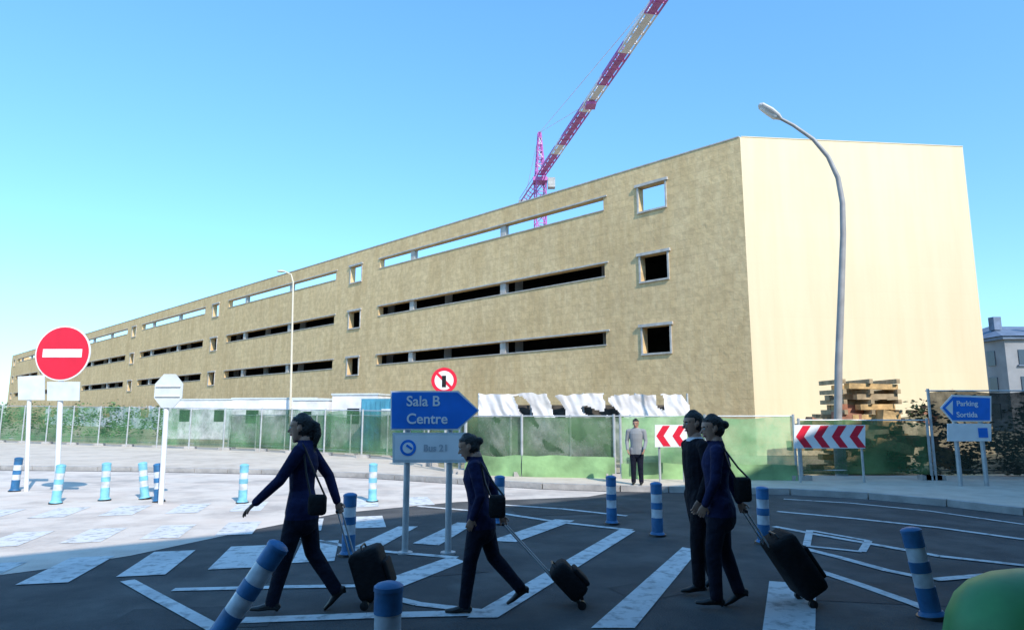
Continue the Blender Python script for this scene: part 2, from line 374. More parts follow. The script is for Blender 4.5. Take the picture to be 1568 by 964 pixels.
# unseen canopy and columns, added to keep sky light off the foreground
cp=[R0-eS*50-bS*0.01,R0+eS*12-bS*0.01,R0+eS*12-bS*6.2,R0-eS*50-bS*6.2]
m.prism([(q.x,q.y) for q in cp],5.4,5.8,1)
for k in range(11):
    q=R0-eS*(49-k*6)-bS*5.6
    if q.length>2.5 and q.y<-1: m.tube([q,q+V((0,0,5.39))],[0.14,0.14],0,seg=14)
for k in range(34):
    c=R0-eS*58+eS*(k*2.95); 
    for z in (2.2,7.4,9.9):
        q=[c-bS*0.03,c+eS*2.3-bS*0.03,c+eS*2.3+bS*0.1,c+bS*0.1]; m.prism([(w.x,w.y) for w in q],z-1.0,z+1.0,2)
m.make('terminal_walls',[mat('terminal_cladding',(0.22,0.215,0.21),0.6,0.15,0.6),M_grey,mat('terminal_glass',(0.05,0.07,0.09),0.1)],parent=te)

# ---------------------------------------------------------------- tower crane
def crane():
    m=MB(); zj=45.0
    T=V((5.2,116,0)); A=V((0.196,-0.981,0)).normalized(); S=V((-A.y,A.x,0))
    def bar(p,q,r,mi): m.tube([p,q],[r,r],mi,seg=5)
    hw=0.9
    for i in range(22):
        z0=i*2.0; z1=z0+2.0; mi=0
        cs=[T+A*a*hw+S*b*hw for a,b in((1,1),(1,-1),(-1,-1),(-1,1))]
        for j in range(4):
            bar(cs[j]+V((0,0,z0)),cs[j]+V((0,0,z1)),0.13,mi); bar(cs[j]+V((0,0,z0)),cs[(j+1)%4]+V((0,0,z1)),0.08,mi); bar(cs[j]+V((0,0,z1)),cs[(j+1)%4]+V((0,0,z1)),0.08,mi)
    m.box(T+V((0,0,44.3)),(2.6,2.6,0.7),0)
    m.box(T+S*1.9+A*1.0+V((0,0,43.6)),(1.3,1.4,1.8),2)
    apex=T+V((0,0,53.8))-A*0.3
    for a,b in((1,1),(1,-1),(-1,-1),(-1,1)):
        bar(T+A*a*0.9+S*b*0.8+V((0,0,44.6)),apex+S*b*0.2+A*a*0.2,0.16,0)
    for k in range(1,7):
        z=44.6+k*1.35; f=1-k/7.2
        q=[T+A*a*0.9*f+S*b*0.8*f+V((0,0,z)) for a,b in((1,1),(1,-1),(-1,-1),(-1,1))]
        for j in range(4): bar(q[j],q[(j+1)%4],0.1,0); 
        for j in range(4): bar(q[j],q[(j+1)%4]+V((0,0,1.2)),0.07,1 if k%2 else 0)
    n=33; L=66; st=L/n
    def chord(i): 
        o=T+A*(1.2+i*st)+V((0,0,zj)); return o+S*0.75, o-S*0.75, o+V((0,0,1.5))
    for i in range(n):
        sd_=i*st; mi=0 if (sd_<9 or 14<=sd_<26 or 34<=sd_<42) else 1
        if 50<=sd_<58: mi=0
        a0,b0,c0=chord(i); a1,b1,c1=chord(i+1)
        for p,q in((a0,a1),(b0,b1)): bar(p,q,0.13,mi)
        bar(c0,c1,0.15,mi)
        mid=(c0+c1)/2
        bar(a0,mid,0.08,mi); bar(b0,mid,0.08,mi); bar(a1,mid,0.08,mi); bar(b1,mid,0.08,mi); bar(a0,b0,0.08,mi); bar(a0,b1,0.08,mi)
        m.slab([a0+S*-0.3,a1+S*-0.3,b1+S*0.3,b0+S*0.3],(0,0,0.05),mi)
    bar(apex,chord(12)[2],0.05,1); bar(apex,chord(25)[2],0.05,1)
    for i in range(7):
        o=T-A*(1+i*2); e=T-A*(3+i*2)
        for s_ in(-0.7,0.7): bar(o+S*s_+V((0,0,zj-0.2)),e+S*s_+V((0,0,zj-0.2)),0.16,0); bar(o+S*s_+V((0,0,zj+0.8)),e+S*s_+V((0,0,zj+0.8)),0.06,0)
        bar(o-S*0.7+V((0,0,zj-0.2)),e+S*0.7+V((0,0,zj-0.2)),0.09,0)
    m.box(T-A*14+V((0,0,zj-1.4)),(2.2,2.2,2.6),2); bar(apex,T-A*13.5+V((0,0,zj)),0.06,1)
    o=T+A*30+V((0,0,zj-0.4)); m.box(o,(1.4,1.8,0.4),0)
    m.make('tower_crane',[M_red,M_white,M_grey])
crane()

# ---------------------------------------------------------------- street lamp
m=MB(); Y=18.2
path=[(1283,652),(1284,560),(1288,450),(1291,360),(1290,310),(1283,272),(1268,240),(1245,213),(1215,192),(1196,182)]
P=[D(u,v,Y) for u,v in path]; b0=P[0].copy(); b0.z=0.1
P=[b0]+P; R=[0.11,0.105,0.10,0.09,0.08,0.075,0.07,0.062,0.056,0.05,0.045]
m.tube(P,R,0,seg=14); m.tube([b0,b0+V((0,0,0.9))],[0.16,0.15],0,seg=14)
hd=D(1196,182,Y); h2=D(1162,160,Y); side=V((0,1,0))
m.tube([hd,hd.lerp(h2,0.15),hd.lerp(h2,0.5),hd.lerp(h2,0.9),h2],[(0.05,0.05),(0.14,0.08),(0.19,0.11),(0.15,0.09),(0.05,0.04)],1,side=side,seg=14)
m.tube([hd.lerp(h2,0.3)+V((0,0,-0.06)),hd.lerp(h2,0.85)+V((0,0,-0.06))],[(0.12,0.09),(0.10,0.07)],2,side=side,seg=12,round_ends=True)
m.make('street_lamp',[mat('lamp_pole',(0.32,0.31,0.30),0.5,0.15,3),mat('lamp_head',(0.6,0.55,0.5),0.4),mat('lamp_glass',(0.8,0.75,0.68),0.2)],smooth='auto')
m=MB(); p=D(447,610,40); q=D(449,432,40); p.z=0
m.tube([p,q,q+V((-0.15,0,0.5)),q+V((-0.6,0,0.7))],[0.08,0.05,0.04,0.04],0,seg=8); m.ball(q+V((-0.8,0,0.7)),(0.28,0.14,0.08),0)
m.make('street_lamp',[mat('lamp_pole_pale',(0.62,0.56,0.44),0.5)],smooth='auto')

# ---------------------------------------------------------------- bollards
def bollard(base,h=0.78,r=0.085,lean=(0,0),col=None,n=2):
    m=MB(); ax=V((lean[0],lean[1],1)).normalized(); b=V(base)
    def seg(z0,z1,r0,r1,mi): m.tube([b+ax*z0,b+ax*z1],[r0,r1],mi,seg=20)
    seg(0.0,0.03,r*1.5,r*1.45,2); seg(0.03,0.06,r*1.3,r*1.1,0)
    zs=[0.06,h*0.34,h*0.50,h*0.62,h*0.78,h*0.94]
    for i in range(5):
        if i%2==0: seg(zs[i],zs[i+1],r,r,0)
        else: seg(zs[i],zs[i+1],r*0.95,r*0.95,1)
    seg(h*0.94,h*0.97,r*1.06,r*1.04,0); m.tube([b+ax*h*0.97,b+ax*(h*0.985),b+ax*h],[r*1.0,r*0.85,r*0.4],0,seg=20)
    return m.make('traffic_bollard',[col or M_bolblue,M_bolwhite,M_rubber],smooth='auto')
for u,v,c,ln in [(22,752,M_bolblue,(0.03,0)),(85,771,M_bolcyan,(0.05,0)),(160,766,M_bolcyan,(-0.03,0)),(222,764,M_bolcyan,(-0.15,0)),(243,768,M_bolblue,(-0.1,0)),(371,770,M_bolcyan,(0,0)),(570,768,M_bolcyan,(0,0)),
                 (533,850,M_bolblue,(0,0)),(765,802,M_bolblue,(0,0)),(937,802,M_bolblue,(0,0)),(1007,820,M_bolblue,(0,0)),(1170,832,M_bolblue,(0.02,0)),(1428,945,M_bolblue,(-0.14,0.05))]:
    bollard(G(u,v),col=c,lean=ln)
bollard(V((-2.33,5.35,0)),h=0.92,lean=(0.62,0.1))
bollard(V((-0.74,4.12,0)),h=0.80,lean=(0,0))
# green vertex marker in the lower right corner
m=MB(); c=V((3.42,4.45,0))
prof=[(0.62,0.0),(0.62,0.10),(0.60,0.30),(0.56,0.48),(0.50,0.60),(0.42,0.68),(0.30,0.74),(0.16,0.775),(0.02,0.785)]
m.tube([c+V((0,0,z)) for r,z in prof],[(r*1.0,r*0.8) for r,z in prof],0,seg=48,side=(1,0,0))
m.tube([c+V((0,0,0.0)),c+V((0,0,0.05))],[(0.68,0.56),(0.67,0.55)],1,seg=48,side=(1,0,0))
m.make('green_vertex_marker',[M_greenpl,M_rubber],smooth=True)

# ---------------------------------------------------------------- signs
def disc(m,c,r,th,mi,y):
    pts=[c+V((math.cos(a)*r,y,math.sin(a)*r)) for a in [2*math.pi*k/40 for k in range(40)]]; m.slab(pts,(0,th,0),mi)
def text(body,loc,size,matr,par,name='lettering'):
    cu=bpy.data.curves.new(name,'FONT'); cu.body=body; cu.size=size; cu.extrude=0.002; cu.materials.append(matr); cu.offset=0.003
    ob=bpy.data.objects.new(name,cu); ob.rotation_euler=(math.pi/2,0,0); scene.collection.objects.link(ob)
    ob.location=loc; ob.parent=par; ob.matrix_parent_inverse=Matrix.Translation(-par.location)
base=G(86,768); Y=base.y; e=empty('no_entry_sign',base); m=MB()
top=D(96,520,Y)
m.tube([base,D(93,600,Y),top],[0.05]*3,2,seg=12)
c=D(100,541,Y); R=0.58; disc(m,c,R,0.02,1,-0.08); disc(m,c,R*0.95,0.006,0,-0.087)
m.box(c+V((0,-0.092,0)),(R*1.42,0.006,R*0.30),1)
m.slab([D(72,584,Y-0.07),D(122,584,Y-0.07),D(121,613,Y-0.07),D(72,613,Y-0.07)],(0,0.02,0),3)
m.make('sign',[M_signred,M_signwhite,M_postw,M_signback],parent=e)
base=G(40,752); Y=base.y; m=MB(); m.tube([base,D(46,578,Y)],[0.045,0.045],1,seg=12)
m.slab([D(27,576,Y-0.06),D(68,574,Y-0.06),D(68,612,Y-0.06),D(28,612,Y-0.06)],(0,0.02,0),0); m.make('traffic_sign',[M_signback,M_postw])
base=G(246,771); Y=base.y; m=MB(); tp=D(258,575,Y); m.tube([base,tp],[0.05,0.05],1,seg=12)
c=D(258,598,Y-0.07); pts=[c+V((math.cos(math.radians(22.5+45*k))*0.31,0,math.sin(math.radians(22.5+45*k))*0.37)) for k in range(8)]
m.slab(pts,(0,0.02,0),0); m.box(c+V((0,-0.02,0.1)),(0.5,0.02,0.04),1); m.box(c+V((0,-0.02,-0.1)),(0.5,0.02,0.04),1); m.make('stop_sign',[M_signback,M_postw])
# direction sign centre
b1=G(620,846); b2=G(686,853); Y=8.85; e=empty('direction_sign',(b1+b2)/2); m=MB()
b1=D(620,846,Y);b2=D(686,846,Y); b1.z=0;b2.z=0
for b,u in((b1,620),(b2,686)): m.tube([b,V((b.x,Y,2.08))],[0.042,0.042],2,seg=14); m.tube([b,b+V((0,0,0.02))],[0.1,0.1],2,seg=14)
ys=Y-0.055
def arrow(k,yo): 
    P=[(598,598),(702,598),(734,628),(702,658),(598,658)]; cx,cy=660,628
    return [D(cx+(u-cx)*k[0],cy+(v-cy)*k[1],ys)+V((0,yo,0)) for u,v in P]
m.slab(arrow((1,1),0),(0,0.02,0),1); m.slab(arrow((0.965,0.92),-0.006),(0,0.005,0),0)
m.slab([D(601,662,ys),D(714,662,ys),D(714,708,ys),D(601,708,ys)],(0,0.02,0),3)
m.slab([D(605,666,ys-.006),D(710,666,ys-.006),D(710,704,ys-.006),D(605,704,ys-.006)],(0,0.005,0),1)
disc(m,D(625,685,ys),0.105,0.004,0,-0.012); disc(m,D(625,685,ys),0.07,0.004,1,-0.017); m.box(D(627,684,ys)+V((0,-0.021,0)),(0.09,0.003,0.03),0,Matrix.Rotation(0.6,3,'Y'))
m.make('sign',[M_signblue,M_signwhite,M_galv,M_signback],parent=e)
text('Sala B',D(622,621,ys-0.01),0.19,M_signwhite,e); text('Centre',D(622,648,ys-0.01),0.19,M_signwhite,e); text('Bus 21',D(648,690,ys-0.012),0.12,mat('sign_grey_text',(0.45,0.48,0.52),0.5),e)
base=G(682,728); Y=base.y; m=MB(); m.tube([V((base.x,Y,0.1)),D(682,565,Y)],[0.035,0.035],2,seg=10)
c=D(680,582,Y-0.06); disc(m,c,0.38,0.02,0,0); disc(m,c,0.28,0.005,1,-0.006); m.box(c+V((0,-0.01,0)),(0.56,0.004,0.08),0,Matrix.Rotation(0.78,3,'Y')); m.box(c+V((0,-0.014,-0.03)),(0.12,0.004,0.34),3)
m.make('no_turn_sign',[M_signred,M_signwhite,M_galv,M_rubber])
# right sign
Y=G(1475,752).y; e=empty('direction_sign',D(1490,752,Y)); m=MB()
for u in(1472,1512): 
    b=D(u,752,Y); b.z=0.12; m.tube([b,V((b.x,Y,2.15))],[0.05,0.05],2,seg=12)
ys=Y-0.07
m.slab([D(1440,624,ys),D(1458,604,ys),D(1518,606,ys),D(1518,645,ys),D(1458,645,ys)],(0,0.02,0),1)
m.slab([D(1443,624,ys-.006),D(1459,607,ys-.006),D(1516,609,ys-.006),D(1516,643,ys-.006),D(1459,643,ys-.006)],(0,0.005,0),0)
m.slab([D(1451,648,ys),D(1518,648,ys),D(1518,675,ys),D(1451,675,ys)],(0,0.02,0),1)
m.box(D(1505,662,ys)+V((0,-0.008,0)),(0.22,0.006,0.22),0)
m.slab([D(1448,624,ys-.012),D(1459,613,ys-.012),D(1459,635,ys-.012)],(0,0.004,0),1)
m.make('sign',[M_signblue,M_signwhite,M_galv],parent=e); text('Parking',D(1465,621,ys-.009),0.17,M_signwhite,e);text('Sortida',D(1465,638,ys-.009),0.17,M_signwhite,e)
def chevron(u0,u1,v0,v1,n,Y):
    m=MB(); a=D(u0,v0,Y);b=D(u1,v0,Y);c=D(u1,v1,Y);d=D(u0,v1,Y)
    m.slab([a,b,c,d],(0,0.03,0),0)
    W=(b.x-a.x)/n; H=a.z-d.z; zb=d.z+0.02; H-=0.04
    for i in range(n):
        x=a.x+W*i+W*0.06; w=W*0.45; k=W*0.42; y=Y-0.006
        m.slab([V((x,y,zb+H/2)),V((x+k,y,zb+H)),V((x+k+w,y,zb+H)),V((x+w,y,zb+H/2))],(0,0.005,0),1)
        m.slab([V((x,y,zb+H/2-0.001)),V((x+w,y,zb+H/2-0.001)),V((x+k+w,y,zb)),V((x+k,y,zb))],(0,0.005,0),1)
    for x in (a.x+0.1,b.x-0.1): m.tube([V((x,Y+0.07,0.12)),V((x,Y+0.07,a.z-0.05))],[0.03,0.03],2,seg=8)
    m.make('chevron_sign',[M_signwhite,M_signred,M_galv])
chevron(1003,1052,650,684,2,16.4); chevron(1216,1325,650,686,4,16.3)

# ---------------------------------------------------------------- site fence
def fence(name,pts,h,netmat,netz=(0.15,None),post=M_galv,step=2.4,band=None,pr=0.035):
    e=empty(name,pts[0]); P=[V(p) for p in pts]; m=MB(); nb=MB()
    H=h if hasattr(h,'__len__') else [h]*len(P)
    for si,(a,b,ha,hb) in enumerate(zip(P[:-1],P[1:],H[:-1],H[1:])):
        L=(b-a).length; k=max(1,round(L/step))
        for i in range(1 if si else 0,k+1):
            q=a.lerp(b,i/k); hh=ha+(hb-ha)*i/k; fr=V(((b-a).y,-(b-a).x,0)).normalized()*0.09
            m.tube([q+fr,q+fr+V((0,0,hh+0.05))],[pr,pr],0,seg=8); m.box(q+V((0,0,0.066)),(0.5,0.22,0.12),1)
        m.tube([a+V((0,0,ha)),b+V((0,0,hb))],[0.02,0.02],0,seg=6); m.tube([a+V((0,0,0.25)),b+V((0,0,0.25))],[0.015,0.015],0,seg=6)
        d=(b-a).normalized(); nn=V((d.y,-d.x,0)); nsg=max(4,int(L/0.3)); vz=6
        g=[]
        for i in range(nsg+1):
            t=i/nsg; z1=ha+(hb-ha)*t
            for j in range(vz+1):
                z=netz[0]+(z1-netz[0])*j/vz; q=a+d*L*t
                w=0.06*noise.noise(V((q.x*1.3,q.y*1.3,z*1.5)))+0.03
                zz=z+((0.10*noise.noise(V((q.x*0.9,q.y*0.9,3)))-0.03) if j==vz else 0)
                g.append(q+nn*w+V((0,0,zz)))
        fs=[(i*(vz+1)+j,(i+1)*(vz+1)+j,(i+1)*(vz+1)+j+1,i*(vz+1)+j+1) for i in range(nsg) for j in range(vz)]
        nb.add(g,fs,0)
    m.make('posts',[post,M_kerb],parent=e); nb.make('netting',[netmat],parent=e,smooth=True,recalc=False)
    if band:
        bb=MB()
        for a,b in zip(P[:-1],P[1:]):
            L=(b-a).length; d=(b-a).normalized(); nn=V((d.y,-d.x,0)); k=int(L/0.2)+1; g=[]
            for i in range(k+1):
                q=a.lerp(b,i/k)
                for j in range(3): g.append(q+nn*(0.15+0.05*noise.noise(V((q.x*2,j*1.0,4))))+V((0,0,band[0]*j/2*(1+0.25*noise.noise(V((q.x*1.2,2,2)))))))
            bb.add(g,[(i*3+j,(i+1)*3+j,(i+1)*3+j+1,i*3+j+1) for i in range(k) for j in range(2)],0)
        bb.make('skirt',[band[1]],parent=e,smooth=True,recalc=False)
F=[(-62,57,0.12),(-29.7,38.6,0.12),(-11.1,29.5,0.12),(-3.8,23.8,0.12),(-1.4,18.9,0.12)]
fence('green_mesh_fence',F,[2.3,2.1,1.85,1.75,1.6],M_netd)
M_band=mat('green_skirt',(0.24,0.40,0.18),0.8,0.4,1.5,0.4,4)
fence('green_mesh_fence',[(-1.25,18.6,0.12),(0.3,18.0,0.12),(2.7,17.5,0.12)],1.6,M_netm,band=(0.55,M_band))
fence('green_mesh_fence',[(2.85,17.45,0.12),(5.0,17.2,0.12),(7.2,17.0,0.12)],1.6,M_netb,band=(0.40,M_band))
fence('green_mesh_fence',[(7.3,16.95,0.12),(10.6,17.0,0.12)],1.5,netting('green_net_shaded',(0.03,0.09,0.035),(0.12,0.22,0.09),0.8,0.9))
fence('shade_cloth_fence',[(10.7,17.0,0.12),(16,17.0,0.12),(26,17.0,0.12),(40,15,0.12)],2.25,M_shade)
fence('inner_mesh_fence',[(-14,33,0.0),(-5,27.0,0.0),(0,23,0.0),(6,22,0.0)],1.7,netting('inner_net',(0.04,0.07,0.05),(0.13,0.18,0.12),0.8,0.7))

# torn white sheeting, cabins and tarpaulins in the site
def sheeting(name,x0,x1,y,zt,seed):
    m=MB(); N=int((x1-x0)/0.045); nz=44; g=[]
    for i in range(N+1):
        x=x0+(x1-x0)*i/N
        top=zt+0.10*noise.noise(V((x*0.8,seed,0)))+0.06*noise.noise(V((x*3.5,seed,2)))
        for j in range(nz+1):
            z=top*j/nz
            g.append(V((x,y+0.16*noise.noise(V((x*1.6,z*0.9,seed)))+0.07*noise.noise(V((x*5.0+z*2,z*2.2,seed)))-0.05*max(0,z-1.6),z)))
    fs=[]
    for i in range(N):
        for j in range(nz):
            x=x0+(x1-x0)*i/N; z=zt*j/nz
            if noise.noise(V((x*1.5+z*0.9,z*1.4,seed+9)))>0.28: continue
            fs.append((i*(nz+1)+j,(i+1)*(nz+1)+j,(i+1)*(nz+1)+j+1,i*(nz+1)+j+1))
    e=empty(name,(x0,y,0)); m.add(g,fs,0); m.make('sheet',[M_tarp],smooth=True,parent=e,recalc=False)
    f=MB(); k=int((x1-x0)/1.8)
    for i in range(k+1):
        x=x0+(x1-x0)*i/k; f.tube([V((x,y+.3,0)),V((x,y+.3,zt+0.05))],[0.04,0.04],0,seg=6)
    f.box(((x0+x1)/2,y+.75,zt*.42),(x1-x0-.1,0.5,zt*.84),1)
    f.make('frame',[M_galv,mat('stacked_formwork',(0.07,0.06,0.05),0.8,0.5,3)],parent=e)
sheeting('torn_sheeting',-1.3,6.9,25.6,2.52,1.0)
def cabin(c,w,h,rz):
    m=MB(); R=Matrix.Rotation(rz,3,'Z'); c=V(c)
    m.box(c+V((0,0,h/2)),(w,2.4,h),0,R); m.box(c+V((0,0,h+0.05)),(w+.1,2.5,0.09),1,R)
    k=int(w/2)
    for i in range(k):
        xx=-w/2+(i+.5)*w/k; m.box(c+R@V((xx,-1.21,0))+V((0,0,h*.6)),(0.8,0.04,0.8),2,R)
    m.box(c+R@V((w/2-.6,-1.215,0))+V((0,0,1.05)),(0.8,0.04,1.95),1,R)
    m.make('site_cabin',[M_tarp,M_signback,M_rubber])
cabin((-14.6,42,0),5.5,2.65,-.12); cabin((-8.2,36.5,0),2.6,2.75,-.2); cabin((-21.5,47.5,0),5.5,2.7,-.2); cabin((-11.2,38.6,0),2.2,2.5,-.2)
m=MB(); c=V((-6.1,33.5,1.25)); R=Matrix.Rotation(math.radians(-14),3,'Z'); m.box(c,(2.2,2.4,2.5),0,R)
for k in range(9): m.box(c+R@V((-1.0+k*0.25,-1.22,0)),(0.1,0.05,2.3),0,R)
m.box(c+R@V((0.4,-1.25,-0.2)),(0.75,0.06,1.9),1,R); m.make('site_container',[M_cont,M_signback])
def hoarding():
    e=empty('tarpaulin_hoarding',C1+nO*2); m=MB(); g=[]; N=330; s0=32; s1=120
    for i in range(N+1):
        s=s0+(s1-s0)*i/N
        for j in range(5):
            z=(2.5+0.3*noise.noise(V((s*0.35,0,0)))+0.14*noise.noise(V((s*2.3,1,0))))*j/4
            off=2.0+0.35*noise.noise(V((s*0.9,z*0.8,0)))+0.15*noise.noise(V((s*3,z*2,5)))
            g.append(C1+dL*s+nO*off+V((0,0,z)))
    fs=[(i*5+j,(i+1)*5+j,(i+1)*5+j+1,i*5+j+1) for i in range(N) for j in range(4) if (i//11)%5!=3 or j<2]
    m.add(g,fs,0); m.make('tarpaulin',[M_tarp],smooth=True,parent=e,recalc=False)
    m=MB()
    for k in range(32):
        q=C1+dL*(s0+k*2.7)+nO*1.5; m.tube([q,q+V((0,0,2.7))],[0.04,0.04],0,seg=6)
    m.make('posts',[M_galv],parent=e)
hoarding()
# stacks of timber / rubble behind the fence right
m=MB(); random.seed(3)
for lv in range(9):
    for k in range(4):
        w=2.3-lv*0.13
        m.box(V((10.55+random.uniform(-.25,.25)+ (0.2 if lv>5 else 0),19.6+k*0.35,0.18+lv*0.30)),(w+random.uniform(-.5,.5),0.28,0.16),random.choice([0,0,1]),Matrix.Rotation(random.uniform(-.08,.08),3,'Z')@Matrix.Rotation(random.uniform(-.03,.03),3,'Y'))
    for x in(-0.8,0,0.8): m.box(V((10.6+x,20.1,0.33+lv*0.30)),(0.1,1.5,0.13),1)
m.make('timber_stack',[M_wood,mat('old_timber',(0.4,0.30,0.18),0.9,0.3,5)])
m=MB()
for k in range(20):
    m.box(V((9.4+random.uniform(-1.2,3.4),19.3+random.uniform(-.4,.8),0.5+random.uniform(0,1.4))),(random.uniform(.4,1.2),.4,random.uniform(.1,.5)),k%3,Matrix.Rotation(random.uniform(-.4,.4),3,'Y'))
m.make('rubble_pile',[M_dirt,mat('brick_rubble',(0.35,0.16,0.10),0.9,0.3,4),M_wood])
def hedge(name,x0,x1,y,h,n,mats,dep=0.8,sz=(.04,.10)):
    m=MB(); R=random.Random(int(x0*10)+7)
    clumps=[(R.uniform(x0,x1),y+R.uniform(0,dep),R.uniform(0.2,h),R.uniform(.3,.6)) for _ in range(int((x1-x0)*5))]
    for i in range(n):
        c=R.choice(clumps); a=R.gauss(0,.5);b=R.gauss(0,.5);g=R.gauss(0,.5); p=V((c[0]+a*c[3],c[1]+b*c[3],max(0.15,c[2]+g*c[3])))
        s=R.uniform(*sz); rot=Matrix.Rotation(R.uniform(0,6.3),3,'Z')@Matrix.Rotation(R.uniform(0,3.1),3,'X')
        m.add([p+rot@V(q) for q in((-s,0,0),(0,-s*.5,0),(s,0,0),(0,s*.5,0))],[(0,1,2,3)],0 if R.random()<.75 else 1)
    m.make(name,mats,recalc=False)
hedge('hedge',11.2,25,18.1,2.1,15000,[M_leaf,M_leaf2])
hedge('shrubs',-60,-16,48,2.2,12000,[mat('leaves_light',(0.10,0.2,0.06),0.7,0.3,2),M_leaf],dep=4,sz=(.06,.14))

# distant house at right
m=MB(); e=empty('distant_house',(52,64,0)); 
m.prism([(50,66),(66,66),(66,78),(50,78)],0,9.2,0); m.prism([(49.6,65.6),(66.4,65.6),(66.4,78.4),(49.6,78.4)],9.203,9.5,2)
m.add([V((49.4,65.4,9.52)),V((66.6,65.4,9.52)),V((66.6,78.6,9.52)),V((49.4,78.6,9.52)),V((53,72,11.3)),V((63,72,11.3))],[(0,1,5,4),(1,2,5),(2,3,4,5),(3,0,4)],2)
for k in range(5):
    for z in(2.0,4.7,7.4):
        m.box((51.8+k*3.1,65.97,z),(1.1,0.1,1.5),1); m.box((51.8+k*3.1,65.9,z-0.85),(1.5,0.3,0.12),2)
for k in range(3):
    for z in(2.0,4.7,7.4): m.box((49.97,68+k*3.6,z),(0.1,1.1,1.5),1)
m.box((51.5,69,11.2),(0.8,0.8,1.4),2); m.box((54.5,68,11.0),(0.6,0.6,1.6),0)
m.make('house',[mat('house_wall',(0.24,0.24,0.25),0.8,0.2,0.5),mat('house_window',(0.04,0.06,0.09),0.2),mat('house_roof',(0.12,0.16,0.23),0.7,0.3,1)],parent=e)

# ---------------------------------------------------------------- people
def remesh(mb,name,mats,voxel,par,smooth=3,rule=None):
    me=bpy.data.meshes.new(name+'_src'); me.from_pydata([tuple(p) for p in mb.v],[],mb.f)
    bm=bmesh.new(); bm.from_mesh(me); bmesh.ops.recalc_face_normals(bm,faces=bm.faces); bm.to_mesh(me); bm.free()
    ob=bpy.data.objects.new(name,me); scene.collection.objects.link(ob)
    r=ob.modifiers.new('r','REMESH'); r.mode='VOXEL'; r.voxel_size=voxel; r.use_smooth_shade=True
    s=ob.modifiers.new('s','SMOOTH'); s.factor=0.5; s.iterations=smooth
    dg=bpy.context.evaluated_depsgraph_get(); dg.update(); ev=ob.evaluated_get(dg); nm=bpy.data.meshes.new_from_object(ev)
    ob.modifiers.clear(); ob.data=nm
    nm.materials.clear()
    for mt in mats: nm.materials.append(mt)
    if len(mats)>1:
        vm={}
        for f,mi in zip(mb.f,mb.m):
            for i in f: vm[i]=mi
        ks=KDTree(len(nm.vertices))
        for i,p in enumerate(nm.vertices): ks.insert(p.co,i)
        ks.balance()
        keep=[i for i,p in enumerate(mb.v) if ks.find(p)[2]<voxel*1.3] or list(range(len(mb.v)))
        kd=KDTree(len(keep))
        for i in keep: kd.insert(mb.v[i],i)
        kd.balance()
        lab=[min(vm.get(kd.find(p.center)[1],0),len(mats)-1) for p in nm.polygons]
        if rule: lab=[rule(p.center,a) for p,a in zip(nm.polygons,lab)]
        vf=[[] for _ in nm.vertices]
        for p in nm.polygons:
            for v_ in p.vertices: vf[v_].append(p.index)
        for it in range(3):
            new=lab[:]
            for p in nm.polygons:
                cnt={}
                for v_ in p.vertices:
                    for f_ in vf[v_]: cnt[lab[f_]]=cnt.get(lab[f_],0)+1
                new[p.index]=max(cnt,key=cnt.get)
            lab=new
        for p in nm.polygons: p.material_index=lab[p.index]
    for p in nm.polygons: p.use_smooth=True
    ob.parent=par; ob.matrix_parent_inverse=Matrix.Translation(-par.location)
    return ob
def fabric(name,col): return mat(name,col,0.85,0.25,6,0.9,9,spec=0.2)
SKIN=mat('skin',(0.42,0.23,0.155),0.5,0.1,10); LIPS=mat('lips',(0.35,0.09,0.08),0.5); EYEW=mat('eye_white',(0.55,0.53,0.5),0.3); EYED=mat('eye_iris',(0.03,0.02,0.015),0.2)
HAIR=mat('dark_hair',(0.010,0.008,0.007),0.5,0.4,30,0.6,60)
NAVY=fabric('navy_cloth',(0.012,0.016,0.060)); DNAVY=fabric('dark_trousers',(0.008,0.010,0.022)); SUIT=fabric('black_suit',(0.007,0.007,0.012)); SHIRT=fabric('white_shirt',(0.62,0.62,0.64)); SHOE=mat('black_shoe',(0.008,0.008,0.008),0.4)

